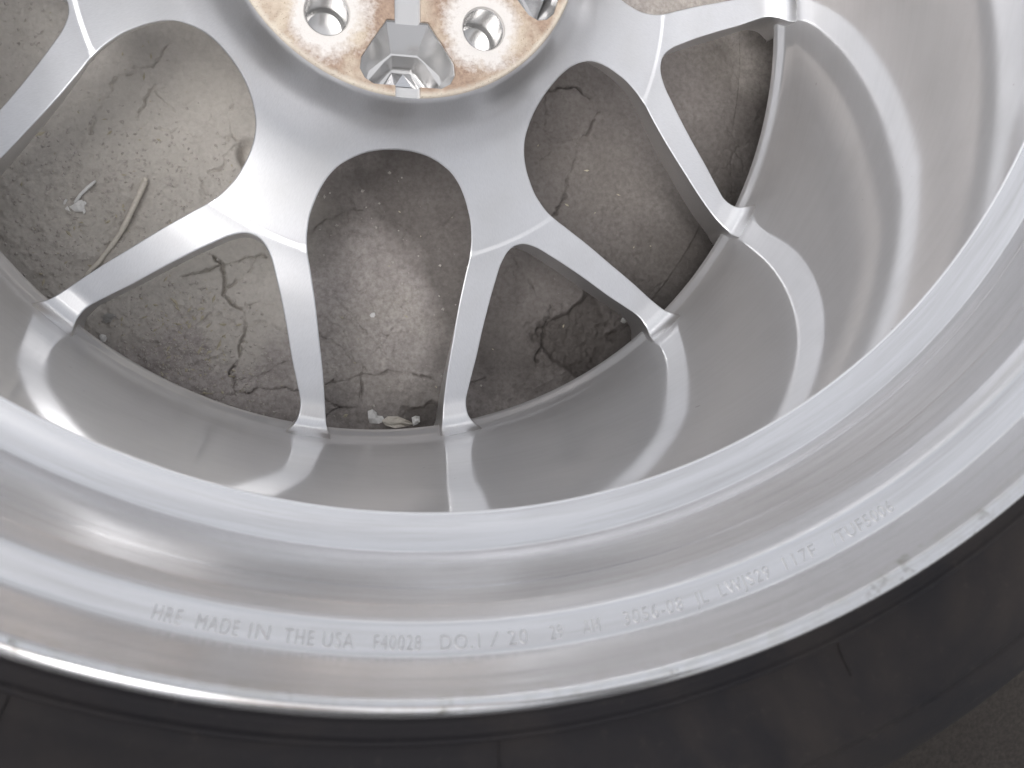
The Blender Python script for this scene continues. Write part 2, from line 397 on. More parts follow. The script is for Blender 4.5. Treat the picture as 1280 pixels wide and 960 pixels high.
def build_ground():
    xs = axis_coords(-0.250, 0.255, 0.0006, 300)
    ys = axis_coords(-0.255, 0.020, 0.0006, 300)
    X, Y = np.meshgrid(xs, ys)
    near = np.exp(-(np.clip(np.hypot(X, Y + 0.1) - 0.35, 0, None) / 0.5)**2)
    H = (fbm(X, Y, 9, 4, 3) - 0.5) * 0.012 * near + (fbm(X, Y, 45, 5, 11, 0.55) - 0.5) * 0.0030 * near
    H += (fbm(X, Y, 0.4, 3, 40) - 0.5) * 0.10 * np.clip((np.hypot(X, Y) - 1.0) / 4, 0, 1)
    fine = fbm(X, Y, 330, 3, 21) - 0.5
    # loose crumbly zones
    def blob(cx, cy, rx, ry, seed=5, ns=40):
        d = np.hypot((X - cx)/rx, (Y - cy)/ry) + (fbm(X, Y, ns, 4, seed) - 0.5) * 1.3
        return np.clip((1.15 - d) / 0.3, 0, 1)
    loose = np.maximum.reduce([blob(-0.175, -0.135, 0.055, 0.05), blob(-0.115, -0.195, 0.032, 0.032, 6), blob(0.135, -0.185, 0.035, 0.03, 7),
                               blob(0.15, -0.125, 0.025, 0.02, 8), blob(-0.12, -0.105, 0.035, 0.012, 9) * 0.7, blob(-0.17, -0.03, .02, .02, 15)*0.7])
    H += fine * (0.0006 + 0.0016 * loose) * near + (fbm(X, Y, 120, 4, 25) - 0.5) * (0.0010 + 0.0018 * loose) * near
    # cracks: distance to jittered polylines
    D = np.full(X.shape, 1.0); W = np.full(X.shape, 0.0008); DEP = np.zeros(X.shape)
    wx = (fbm(X, Y, 150, 5, 51, 0.62) - 0.5) * 0.0062; wy = (fbm(X, Y, 150, 5, 61, 0.62) - 0.5) * 0.0062
    PX = X + wx; PY = Y + wy
    for key, pts in CRACKS.items():
        if key == 'e7': continue
        strong = WIDTHS.get(key, 0.40)
        n = len(pts) - 1
        for i in range(n):
            (x0, y0), (x1, y1) = pts[i], pts[i+1]
            pad = 0.012
            ix0, ix1 = np.searchsorted(xs, [min(x0, x1) - pad, max(x0, x1) + pad])
            iy0, iy1 = np.searchsorted(ys, [min(y0, y1) - pad, max(y0, y1) + pad])
            sx = PX[iy0:iy1, ix0:ix1]; sy = PY[iy0:iy1, ix0:ix1]
            dx, dy = x1-x0, y1-y0; L2 = dx*dx + dy*dy + 1e-12
            t = np.clip(((sx-x0)*dx + (sy-y0)*dy) / L2, 0, 1)
            d = np.hypot(sx - x0 - t*dx, sy - y0 - t*dy)
            w = strong * np.clip(2.6 * fbm(X[iy0:iy1, ix0:ix1], Y[iy0:iy1, ix0:ix1], 110, 3, 71) - 0.55, 0.12, 1.5)
            c = np.exp(-(d / (0.00045 * w + .00016))**2) * 0.0040 * w - np.exp(-((d - 0.0035)/0.003)**2) * 0.0003 * w
            # each plate edge stands a little proud of its crack
            cur = DEP[iy0:iy1, ix0:ix1]
            DEP[iy0:iy1, ix0:ix1] = np.where(np.abs(c) > np.abs(cur), c, cur)
    H -= DEP * near
    # finer crazing between them
    def voro(scale, seed):
        gx = PX * scale; gy = PY * scale
        xi = np.floor(gx); yi = np.floor(gy)
        f1 = np.full(X.shape, 9.0); f2 = np.full(X.shape, 9.0)
        for di in (-1, 0, 1):
            for dj in (-1, 0, 1):
                a = (xi+di).astype(np.int64); b = (yi+dj).astype(np.int64)
                h1 = ((a*73856093) ^ (b*19349663) ^ seed*83492791) & 0x7fffffff
                h1 = ((h1 ^ (h1 >> 13)) * 1274126177) & 0x7fffffff
                jx = (h1 & 1023) / 1023.0; jy = ((h1 >> 10) & 1023) / 1023.0
                d = np.hypot(a + jx - gx, b + jy - gy)
                f2 = np.where(d < f1, f1, np.minimum(f2, d)); f1 = np.minimum(f1, d)
        return f2 - f1
    inner = (np.abs(X) < 0.4) & (np.abs(Y) < 0.4)
    vv = voro(55.0, 3)
    msk = np.clip((fbm(X, Y, 26, 3, 81) - 0.50) / 0.12, 0, 1) * (1 - loose)
    H -= np.where(inner, np.exp(-(vv / 0.022)**2) * 0.0011 * msk, 0)
    # pits: under the lug side of the upper left window, and broken ground in the lower right one
    H -= 0.010 * np.exp(-(np.hypot((X + 0.072)/0.0055, (Y + 0.0815)/0.008)**4))
    pit = blob(0.128, -0.186, 0.026, 0.020, 33, 60)
    H -= 0.0045 * pit
    H -= 0.006 * np.exp(-np.hypot((X - 0.1104)/0.012, (Y + 0.0576)/0.010)**2)
    H -= 0.004 * blob(0.030, -0.236, 0.016, 0.008, 35, 80)
    # ground never rises into the rim that lies on it
    rr = np.hypot(X, Y)
    H = np.where((rr > 0.24) & (rr < 0.37), np.minimum(H, 0.0005), H)
    V = np.stack([X.ravel(), Y.ravel(), (GZ + H).ravel()], 1).astype(np.float32)
    ny, nx = X.shape
    idx = np.arange(ny*nx).reshape(ny, nx)
    F = np.stack([idx[:-1, :-1], idx[:-1, 1:], idx[1:, 1:], idx[1:, :-1]], -1).reshape(-1, 4).astype(np.int32)
    me = bpy.data.meshes.new('ground')
    me.vertices.add(len(V)); me.vertices.foreach_set('co', V.ravel())
    me.loops.add(F.size); me.loops.foreach_set('vertex_index', F.ravel())
    me.polygons.add(len(F))
    me.polygons.foreach_set('loop_start', np.arange(0, F.size, 4, dtype=np.int32))
    me.polygons.foreach_set('use_smooth', np.ones(len(F), dtype=bool))
    me.update(calc_edges=True)
    damp_shade = np.maximum.reduce([blob(0.128, -0.186, 0.030, 0.024, 33, 60) * 0.8, blob(0.1104, -0.0576, 0.012, 0.010, 34, 50) * 0.55,
                              blob(0.033, -0.235, 0.016, 0.006, 35, 80) * 0.6, blob(0.14, -0.10, 0.16, 0.15, 36, 12) * 0.66,  # wide last blob paints right-side shade into the soil colour
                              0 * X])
    tyre_shade = np.clip((1.25 - np.hypot(X - 0.95, Y + 0.95) + (fbm(X, Y, 2.2, 5, 91) - 0.5) * 0.7) / 0.3, 0, 1) * np.clip((2.2 - np.hypot(X - 0.9, Y + 0.9)), 0, 1)  # shade outside the tyre, painted into the soil colour
    pale = np.maximum.reduce([blob(-0.17, -0.10, 0.11, 0.13, 42, 10) * 0.85, blob(-0.135, -0.073, 0.03, 0.025, 37, 35), blob(-0.10, -0.050, 0.025, 0.016, 38, 40), blob(-0.078, -0.165, 0.028, 0.035, 39, 35) * 0.8,  # first, wide blob paints a brighter left side into the soil colour
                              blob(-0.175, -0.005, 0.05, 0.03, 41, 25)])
    for nm, arr in (('damp_shade', damp_shade), ('pale', pale), ('tyre_shade', tyre_shade)):
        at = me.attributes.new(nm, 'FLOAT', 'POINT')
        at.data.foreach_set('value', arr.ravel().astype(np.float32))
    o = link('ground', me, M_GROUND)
    tag(o, kind='structure')
    def height(x, y):
        i = int(np.clip(np.searchsorted(xs, x), 0, nx-1)); j = int(np.clip(np.searchsorted(ys, y), 0, ny-1))
        return float(GZ + H[j, i])
    return height

ground_z = build_ground()

# ================================================================== WHEEL
wheel = bpy.data.objects.new('car_wheel', None)
wheel.empty_display_size = 0.1
C.objects.link(wheel)
wheel.location = (0, 0, 0)
tag(wheel, 'bare machined aluminium car wheel in its black tyre, lying face down on cracked earth', 'wheel')

def lathe(name, prof, seg, mat, parent, sharp=28, extra=None):
    n = len(prof); v = []; f = []
    ca = [(math.cos(2*PI*i/seg), math.sin(2*PI*i/seg)) for i in range(seg)]
    for (r, z) in prof:
        for c, s in ca: v.append((r*c, r*s, z))
    for j in range(n):
        jn = (j+1) % n
        for i in range(seg):
            k = (i+1) % seg
            f.append((j*seg+i, jn*seg+i, jn*seg+k, j*seg+k))
    if extra: extra(v, f)
    me = mesh_from(name, v, f)
    bm = bmesh.new(); bm.from_mesh(me); bmesh.ops.recalc_face_normals(bm, faces=bm.faces); bm.to_mesh(me); bm.free()
    me.set_sharp_from_angle(angle=R(sharp))
    return link(name, me, mat, parent)

def round_profile(pts, rad, steps=4, closed=True):
    """fillet every corner of a profile with its own cut-back length"""
    out = []
    n = len(pts)
    for i in range(n):
        p = np.array(pts[i][:2]); q = np.array(pts[i-1][:2]); s = np.array(pts[(i+1) % n][:2])
        rr = pts[i][2] if len(pts[i]) > 2 else rad
        rr = min(rr, 0.45*np.linalg.norm(q-p), 0.45*np.linalg.norm(s-p))
        if rr < 1e-5: out.append(tuple(p)); continue
        a = p + (q-p)/np.linalg.norm(q-p)*rr; b = p + (s-p)/np.linalg.norm(s-p)*rr
        for k in range(steps+1):
            t = k/steps
            out.append(tuple((1-t)**2*a + 2*t*(1-t)*p + t*t*b))
    return out

# barrel: inside face from the front edge up to the rear flange, then back along the outside
BARREL = [
    (0.2376, -0.0890, 0.0009), (0.2385, -0.0862, 0.0008), (0.2415, -0.0820, 0.0015), (0.2425, -0.0740, 0.003), (0.2436, -0.0200, 0.01), (0.2452, 0.0500, 0.01), (0.2468, 0.1190, 0.0006),
    (0.2530, 0.1208, 0.002), (0.2586, 0.1232, 0.0007), (0.2602, 0.1285, 0.0008), (0.2603, 0.1292, 0.0006), (0.2630, 0.1378, 0.002), (0.2646, 0.1432, 0.0006), (0.2647, 0.1439, 0.0006), (0.2672, 0.1520, 0.0008), (0.2678, 0.1533, 0.0006), (0.2696, 0.1572, 0.0008), (0.2706, 0.1589, 0.0008), (0.2785, 0.1620, 0.0012), (0.2822, 0.1733, 0.0010),
    (0.2838, 0.1782, 0.0012), (0.2850, 0.1797, 0.0012), (0.2874, 0.1797, 0.0012), (0.2893, 0.1775, 0.0016), (0.2893, 0.1600, 0.002),
    (0.2700, 0.1480, 0.004), (0.2670, 0.1200, 0.004), (0.2500, 0.1080, 0.004), (0.2485, -0.0600, 0.004), (0.2660, -0.0850, 0.004),
    (0.2700, -0.1120, 0.003), (0.2880, -0.1200, 0.002), (0.2880, -0.1290, 0.0015), (0.2840, -0.1305, 0.0015), (0.2640, -0.1200, 0.004), (0.2470, -0.1040, 0.004), (0.2400, -0.0925, 0.001),
]
barrel = lathe('barrel', round_profile(BARREL, 0.002), 288, M_WALL, wheel)

# ------------------------------------------------------------------ spokes
PER = 2*PI/7
A_W = R(-90.3)                       # centre line of the nearest long window
ztop = pchip([.0815, .0828, .0850, .0880, .0920, .0970, .1050, .1150, .1300, .1485, .1493, .1513, .1523, .1750, .2000, .2180, .2270, .2325, .2370, .2400, .2420, .2440],
             [-.0004, -.0022, -.0075, -.0145, -.0215, -.0275, -.0350, -.0415, -.0492, -.0570, -.0573, -.05755, -.0580, -.0656, -.0730, -.0779, -.0798, -.0799, -.0787, -.0764, -.0734, -.0680])
zbot = pchip([.0815, .1200, .1600, .2000, .2300, .2440], [-.0400, -.0680, -.0860, -.0985, -.1050, -.1060])
wW = pchip([.0985, .0988, .0995, .1005, .1030, .1060, .1100, .1180, .1250, .1330, .1420, .1500, .1600, .1750, .1900, .2100, .2250, .2330, .2365, .2385, .2440],
           [0.0, 2.9, 5.2, 7.3, 10.4, 12.7, 14.8, 16.7, 17.35, 17.55, 17.05, 16.1, 14.4, 12.3, 10.75, 9.05, 8.15, 7.75, 7.55, 7.3, 6.8])
wT = pchip([.1535, .1537, .1543, .1552, .1575, .1600, .1650, .1750, .1900, .2050, .2180, .2260, .2300, .2340, .2372, .2395, .2440],
           [0.0, 0.75, 1.5, 2.15, 3.2, 4.1, 5.35, 7.5, 10.0, 11.95, 13.55, 14.35, 14.5, 14.45, 14.2, 13.8, 13.0])

def spoke_mesh():
    REND = 0.2436
    def pol(r, th): return np.array((r*math.cos(th), r*math.sin(th)))
    rW = np.concatenate([[.0985], .0985 + (.0035)*np.linspace(0.12, 1, 9)**2, np.linspace(.104, .2300, 56), np.linspace(.2315, REND, 12)])
    rT = np.concatenate([[.1535], .1535 + (.0030)*np.linspace(0.14, 1, 8)**2, np.linspace(.158, .2250, 32), np.linspace(.2265, REND, 14)])
    half = PER/2
    R0 = .0818
    Wp = [pol(r, half - R(float(wW(r)))) for r in rW]                # +theta side, going outwards
    Tp = [pol(r, R(float(wT(r)))) for r in rT]
    mir = lambda p: np.array((p[0], -p[1]))
    inner = [pol(R0, t) for t in np.linspace(-half, half, 33)]
    side = [pol(r, half) for r in np.linspace(R0, .0985, 9)[1:-1]]
    endp = [pol(REND, t) for t in np.linspace(half - R(float(wW(REND))), R(float(wT(REND))), 6)[1:-1]]
    loop = []; kind = []                                            # kind 1: machined window edge
    def add(pts, k):
        for p in pts: loop.append(p); kind.append(k)
    add(inner, 0); add(side, 0); add(Wp, 1); add(endp, 0); add(Tp[::-1], 1)
    add([mir(p) for p in Tp[1:]], 1); add([mir(p) for p in endp[::-1]], 0); add([mir(p) for p in Wp[::-1]], 1); add([mir(p) for p in side[::-1]], 0)
    loop = np.array(loop); n = len(loop)
    # outline normals (outwards from the metal)
    tng = np.roll(loop, -1, 0) - np.roll(loop, 1, 0)
    nrm = np.stack([-tng[:, 1], tng[:, 0]], 1); nrm /= np.linalg.norm(nrm, axis=1)[:, None]
    rad = np.hypot(loop[:, 0], loop[:, 1])
    # at the arch the window edge is tangential: point straight out
    for i in range(n):
        if kind[i] and abs(rad[i] - .0985) < 1e-6: nrm[i] = loop[i]/rad[i]
    BEV = 0.0007
    off = np.array([b * BEV for b in kind])
    inn = loop - nrm * off[:, None]
    for i in range(n):                                              # the arch tip must stay on the sector's border
        if kind[i] and abs(rad[i] - .0985) < 1e-6:
            inn[i] = loop[i] * (1 - BEV/rad[i])
    # interior points
    pts = [tuple(p) for p in inn]
    edges = [(i, (i+1) % n) for i in range(n)]
    for r in np.concatenate([np.linspace(.0826, .098, 16), np.linspace(.0985, .1475, 36), np.linspace(.1485, .1545, 7), np.linspace(.156, .2225, 34), np.linspace(.2245, .2428, 15)]):
        w = half - R(float(wW(r))) if r > .0985 else half
        t = R(float(wT(r))) if r > .1535 else 0.0
        m = 0.0013 / r
        lo, hi = t + (m if t else 0), w - m
        if r <= .0985: hi = w - R(.8)
        if hi - lo < 2*m: continue
        k = max(3, int((hi - lo) * r / .0020))
        for q in np.linspace(lo, hi, k):
            pts.append(tuple(pol(r, q)))
            if q > 1e-6: pts.append(tuple(pol(r, -q)))
    # keep the inner points clear of the bevelled outline
    ip = np.array(pts[n:]); A_ = inn; B_ = np.roll(inn, -1, 0); BA = B_ - A_; LL = (BA**2).sum(1) + 1e-18
    keep = []
    for q in ip:
        tt = np.clip(((q - A_) * BA).sum(1) / LL, 0, 1)
        dd = np.hypot(*(q - A_ - BA*tt[:, None]).T).min()
        # and on its inner side
        x, y = q; inside = False
        cr = ((A_[:, 1] > y) != (B_[:, 1] > y))
        xx = A_[:, 0] + (y - A_[:, 1]) / np.where(np.abs(BA[:, 1]) < 1e-15, 1e-15, BA[:, 1]) * BA[:, 0]
        if dd > 0.0007 and (np.sum(cr & (x < xx)) % 2 == 1): keep.append(tuple(q))
    pts = pts[:n] + keep
    res = delaunay_2d_cdt([Vector(p) for p in pts], edges, [], 1, 1e-6)
    rv, re, rf, ov = res[0], res[1], res[2], res[3]
    V = []; N = []; F = []
    def topn(x, y):
        r = math.hypot(x, y); dz = float(ztop(r + 2e-4) - ztop(r - 2e-4)) / 4e-4
        v = Vector((-dz*x/r, -dz*y/r, 1)); v.normalize(); return v
    for q in rv:
        r = math.hypot(q[0], q[1])
        V.append((q[0], q[1], float(ztop(r)))); N.append(topn(q[0], q[1]))
    where = {}
    for j, lst in enumerate(ov):
        for i in lst:
            if i < n: where[i] = j
    for t in rf:
        a, b, c = (Vector(V[i]) for i in t[:3])
        F.append(tuple(t) if (b-a).cross(c-a).z > 0 else tuple(t[::-1]))
    # bevel strip
    base = len(V)
    for i in range(n):
        r = rad[i]
        z = float(ztop(r)) - 0.0006*kind[i]
        V.append((loop[i][0], loop[i][1], z))
        tn = topn(*loop[i]); o = Vector((nrm[i][0], nrm[i][1], 0))
        N.append((tn + o).normalized() if kind[i] else tn)
    wall0 = len(V)
    for i in range(n):
        V.append(V[base+i]); N.append(Vector((nrm[i][0], nrm[i][1], 0)))
    low0 = len(V)
    ang = np.abs(np.arctan2(loop[:, 1], loop[:, 0]))
    draft = np.zeros(n)
    for i in range(n):
        if kind[i]:
            wside = ang[i] > (half - R(float(wW(rad[i]))) + R(float(wT(rad[i])))) / 2 if rad[i] > .0985 else True
            if wside: draft[i] = 0.0010 + 0.0065 * float(np.clip((.236 - rad[i])/.09, 0, 1))
            else: draft[i] = 0.0008
    lowp = loop - nrm * draft[:, None]
    r_tip = .0985 - draft[[i for i in range(n) if kind[i] and abs(rad[i]-.0985) < 1e-6][0]]
    for i in range(n):
        if not kind[i] and R0 + 1e-6 < rad[i] < .0985: lowp[i] = loop[i]/rad[i]*(R0 + (rad[i]-R0)*(r_tip-R0)/(.0985-R0))
    for i in range(n):
        r = math.hypot(*lowp[i]); V.append((lowp[i][0], lowp[i][1], float(zbot(r)))); N.append(Vector((nrm[i][0], nrm[i][1], -0.1)).normalized())
    bot0 = len(V)
    for i in range(n):
        V.append(V[low0+i]); N.append(Vector((0, 0, -1)))
    for i in range(n):
        k = (i+1) % n
        if kind[i] and kind[k]:
            F.append((where[k], base+k, base+i, where[i]))
            F.append((wall0+k, low0+k, low0+i, wall0+i))
    lres = delaunay_2d_cdt([Vector(p) for p in lowp], edges, [], 1, 1e-7)
    mp = {}
    for j, lst in enumerate(lres[3]):
        for i in lst: mp[j] = i
    for t in lres[2]:
        if all(i in mp for i in t):
            a, b, c = (Vector(lres[0][i]) for i in t[:3])
            tri = [bot0 + mp[i] for i in t]
            cr = (b-a).x*(c-a).y - (b-a).y*(c-a).x
            F.append(tuple(tri[::-1]) if cr > 0 else tuple(tri))
    F = [f for f in F if len(set(f)) == len(f)]
    me = mesh_from('spoke', V, F)
    if len(me.vertices) == len(N):
        me.normals_split_custom_set_from_vertices([tuple(q) for q in N])
    return me

sm = spoke_mesh()
for k in range(7):
    o = link('spoke', sm, M_SPOKE, wheel)
    o.rotation_euler.z = A_W + PER/2 + PER*k

# ------------------------------------------------------------------ hub with corroded mounting face
def cutter_prism(rings, ang=0.0):
    """loft closed outlines [(pts2d, z), ...] into a closed cutter"""
    bm = bmesh.new(); prev = None
    ca, sa = math.cos(ang), math.sin(ang)
    for pts, z in rings:
        row = [bm.verts.new((x*ca - y*sa, x*sa + y*ca, z)) for x, y in pts]
        if prev:
            for i in range(len(row)):
                k = (i+1) % len(row)
                bm.faces.new((prev[i], prev[k], row[k], row[i]))
        else: bm.faces.new(row[::-1])
        prev = row
    bm.faces.new(prev)
    bmesh.ops.recalc_face_normals(bm, faces=bm.faces)
    me = bpy.data.meshes.new('cut'); bm.to_mesh(me); bm.free()
    return me

def circle(cx, cy, r, n=40): return [(cx + r*math.cos(2*PI*i/n), cy + r*math.sin(2*PI*i/n)) for i in range(n)]

def scale_about(pts, s, c): return [(c[0] + (x-c[0])*s, c[1] + (y-c[1])*s) for x, y in pts]

def build_hub():
    seg = 160
    prof = [(0.0335, 0.0, .001), (0.0809, 0.0, .0006), (0.0820, -0.0014, .0006), (0.0822, -0.0400, .001), (0.0335, -0.0400, .001)]
    hub = lathe('hub', round_profile(prof, .001, 3), seg, M_PAD, wheel)
    # local outline of the milled pockets (hub centre at origin, pocket pointing to -y, turned to its angle)
    out = [(-.0092, -.0480), (-.0160, -.0580), (-.0206, -.0655), (-.0212, -.0705), (-.0190, -.0745), (-.0150, -.0768), (.0150, -.0768), (.0195, -.0742), (.0216, -.0700), (.0210, -.0650), (.0160, -.0575), (.0092, -.0478)]
    cen = (0.0, -.0640)
    inn = [(-.0055, -.0598), (-.0085, -.0625), (-.0165, -.0722), (-.0150, -.0752), (.0150, -.0752), (.0165, -.0722), (.0095, -.0625), (.0062, -.0598)]
    floor_ = [(-.0060, -.0590), (-.0095, -.0620), (-.0160, -.0675), (-.0170, -.0705), (-.0155, -.0735), (-.0125, -.0752), (.0125, -.0752), (.0158, -.0733), (.0172, -.0703), (.0163, -.0672), (.0098, -.0618), (.0060, -.0588)]
    cuts = []
    for a in LUG_A:
        cx, cy = PCD*math.cos(a), PCD*math.sin(a)
        cuts.append(cutter_prism([(circle(cx, cy, .0106), .002), (circle(cx, cy, .0098), -.0008), (circle(cx, cy, .0092), -.0014), (circle(cx, cy, .0091), -.0200), (circle(cx, cy, .0078), -.0215)]))
    for a in POCKET_A:
        t = a + PI/2
        cuts.append(cutter_prism([(scale_about(out, 1.015, cen), .001), (out, -.0006), (scale_about(out, .985, cen), -.0030), (floor_, -.0125)], t))
        cuts.append(cutter_prism([(scale_about(inn, 1.05, cen), -.0100), (inn, -.0135), (scale_about(inn, .72, (0, -.0700)), -.0240)], t))
        cuts.append(cutter_prism([([(-.0064, -.0300), (.0064, -.0300), (.0064, -.0500), (-.0064, -.0500)][::-1], .002), ([(-.0052, -.0300), (.0052, -.0300), (.0052, -.0500), (-.0052, -.0500)][::-1], -.0034)], t))
        cuts.append(cutter_prism([([(-.0060, -.0740), (.0060, -.0740), (.0060, -.0860), (-.0060, -.0860)][::-1], .002), ([(-.0050, -.0740), (.0050, -.0740), (.0050, -.0860), (-.0050, -.0860)][::-1], -.0040)], t))
    temp = []
    for cm in cuts:
        co = bpy.data.objects.new('cut', cm); C.objects.link(co); temp.append(co)
        md = hub.modifiers.new('cut', 'BOOLEAN'); md.object = co; md.operation = 'DIFFERENCE'; md.solver = 'EXACT'
    dg = bpy.context.evaluated_depsgraph_get(); dg.update()
    me = bpy.data.meshes.new_from_object(hub.evaluated_get(dg))
    hub.modifiers.clear()
    hub.data = me
    for co in temp:
        m_ = co.data; bpy.data.objects.remove(co); bpy.data.meshes.remove(m_)
    if not me.materials: me.materials.append(M_PAD)
    me.polygons.foreach_set('use_smooth', [True]*len(me.polygons))
    me.set_sharp_from_angle(angle=R(30))
    return hub
hub = build_hub()

# a ridge left by the milling cutter on the floor of each pocket
def pocket_ridge():
    v = [(-.0105, -.0735, -.0235), (.0105, -.0735, -.0235), (.0045, -.0640, -.0235), (-.0045, -.0640, -.0235), (-.0040, -.0728, -.0150), (.0040, -.0728, -.0150), (0, -.0665, -.0170)]
    f = [(0, 1, 5, 4), (1, 2, 6, 5), (2, 3, 6), (3, 0, 4, 6), (4, 5, 6)]
    return mesh_from('pocket_ridge', v, f, False)
pr = pocket_ridge()
for a in POCKET_A:
    o = link('pocket_ridge', pr, M_POCKET, hub); o.rotation_euler.z = a + PI/2

# ------------------------------------------------------------------ stamped lettering on the bead seat
def stamp(text, th0, th1):
    cu = bpy.data.curves.new('stamp', 'FONT')
    cu.body = text
    cu.size = 1.0
    cu.space_character = 1.15
    cu.offset = -0.022
    cu.extrude = 0.0
    cu.bevel_depth = 0.022
    cu.bevel_resolution = 1
    cu.resolution_u = 3
    ob = bpy.data.objects.new('stamp', cu); C.objects.link(ob)
    dg = bpy.context.evaluated_depsgraph_get(); dg.update()
    me = bpy.data.meshes.new_from_object(ob.evaluated_get(dg))
    bpy.data.objects.remove(ob); bpy.data.curves.remove(cu)
    xs = [v.co.x for v in me.vertices]; x0, x1 = min(xs), max(xs)
    A = Vector((0.2706, 0.1589)); B = Vector((0.2785, 0.1620))
    d = (B - A).normalized(); nn = Vector((-d.y, d.x)); L = (B - A).length
    for v in me.vertices:
        th = th0 + (v.co.x - x0)/(x1 - x0)*(th1 - th0)
        s = L*(0.80 - 0.46*(v.co.y/0.70))
        p = A + d*s + nn*(v.co.z*0.0125 - 0.00008)
        v.co = Vector((p.x*math.cos(th), p.x*math.sin(th), p.y))
    me.polygons.foreach_set('use_smooth', [False]*len(me.polygons))
    me.name = 'stamped_lettering'
    me.materials.clear()
    return link('stamped_lettering', me, M_STAMP, barrel)

for w in WORDS: stamp(*w)

# ------------------------------------------------------------------ tyre
TY = [(0.2860, 0.1560, .001), (0.2897, 0.1610, .002), (0.2899, 0.1722, .0012), (0.2925, 0.1735, .001), (0.2955, 0.1728, 0.0010), (0.2968, 0.1742, 0.0010), (0.2982, 0.1736, 0.0010), (0.2992, 0.1695, 0.0010), (0.3040, 0.1688, .002),
      (0.3160, 0.1725, .006), (0.3290, 0.1730, .006), (0.3300, 0.1722, .0005), (0.3310, 0.1728, .0005), (0.3420, 0.1690, .004), (0.3430, 0.1676, .0006), (0.3500, 0.1625, .005), (0.3570, 0.1520, .006), (0.3600, 0.1380, .004),
      (0.3605, 0.1150, .001), (0.3540, 0.1140, .001), (0.3540, 0.1080, .001), (0.3610, 0.1070, .001), (0.3615, 0.0480, .001), (0.3540, 0.0470, .001), (0.3540, 0.0390, .001), (0.3618, 0.0380, .001),
      (0.3618, -0.0200, .001), (0.3540, -0.0210, .001), (0.3540, -0.0290, .001), (0.3615, -0.0300, .001), (0.3605, -0.0850, .002), (0.3570, -0.1150, .006), (0.3480, -0.1270, .006), (0.3250, -0.1340, .006), (0.3050, -0.1320, .004), (0.2950, -0.1270, .002),
      (0.2884, -0.1180, .002), (0.2860, -0.1050, .002), (0.2780, -0.1050, .004), (0.2780, 0.1500, .004)]
typ = round_profile(TY, .002)
def mould_lines(v, f):
    # thin radial mould seams standing on the sidewall
    for a in (-1.575, -1.22, -1.98, -0.9, -2.3, -0.5, -2.75, 0.2, 1.0, 1.8, 2.6):
        for (r0, z0), (r1, z1) in (((.2988, .1712), (.2996, .1697)), ((.2996, .1697), (.3045, .1694)), ((.3045, .1694), (.3110, .1713))):
            b = len(v); hw = 0.0003
            for (r, z) in ((r0, z0), (r1, z1)):
                for s in (-hw, hw):
                    v.append((r*math.cos(a) - s*math.sin(a), r*math.sin(a) + s*math.cos(a), z - .0012))
                    v.append((r*math.cos(a) - s*math.sin(a)*.5, r*math.sin(a) + s*math.cos(a)*.5, z + .0002))
            f += [(b, b+1, b+5, b+4), (b+1, b+3, b+7, b+5), (b+3, b+2, b+6, b+7), (b, b+2, b+3, b+1), (b+4, b+5, b+7, b+6)]
tyre = lathe('tyre', typ, 288, M_RUBBER, wheel, 35, mould_lines)

# ================================================================== SMALL THINGS ON THE GROUND
def tube_mesh(name, path, radii, seg=8):
    v = []; f = []
    for i, (p, r) in enumerate(zip(path, radii)):
        p = Vector(p)
        d = Vector(path[min(i+1, len(path)-1)]) - Vector(path[max(i-1, 0)]); d.normalize()
        u = d.cross(Vector((0, 0, 1)));  u = u.normalized() if u.length > 1e-6 else Vector((1, 0, 0))
        w = u.cross(d)
        for k in range(seg):
            a = 2*PI*k/seg
            q = p + u*(r*math.cos(a)) + w*(r*math.sin(a)); v.append(tuple(q))
    for i in range(len(path)-1):
        for k in range(seg):
            kk = (k+1) % seg
            f.append((i*seg+k, i*seg+kk, (i+1)*seg+kk, (i+1)*seg+k))
    f.append(tuple(range(seg))[::-1]); f.append(tuple((len(path)-1)*seg + k for k in range(seg)))
    return mesh_from(name, v, f)

def local(pts, o): return [(x-o[0], y-o[1], z-o[2]) for x, y, z in pts]

# the long dry stem
P = [(-.1240, -.1035), (-.1262, -.1095), (-.1290, -.1160), (-.1318, -.1222), (-.1348, -.1285), (-.1380, -.1340), (-.1412, -.1388), (-.1450, -.1440), (-.1485, -.1492), (-.1525, -.1535), (-.1560, -.1580)]
pts = []
for i, (x, y) in enumerate(P):
    x -= .0032; y += .0035
    pts.append((x, y, max(ground_z(x, y), GZ - .001) + 0.0016 + 0.0012*math.sin(i*0.7)))
o0 = pts[5]
t = link('dry_stem', tube_mesh('dry_stem', local(pts, o0), [.0019, .0016, .00145, .0014, .0015, .0013, .0014, .0012, .0013, .0011, .0007]), M_TWIG)
t.location = o0
tag(t, 'long pale dry plant stem lying on the soil in the upper left window', 'stem')
nb = tube_mesh('broken_end', local([(-.1278, -.1005, pts[0][2]), (-.1268, -.0995, pts[0][2]+.0006), (-.1262, -.0987, pts[0][2]+.0003)], o0), [.0014, .0017, .0008])
link('broken_end', nb, M_TWIG, t)

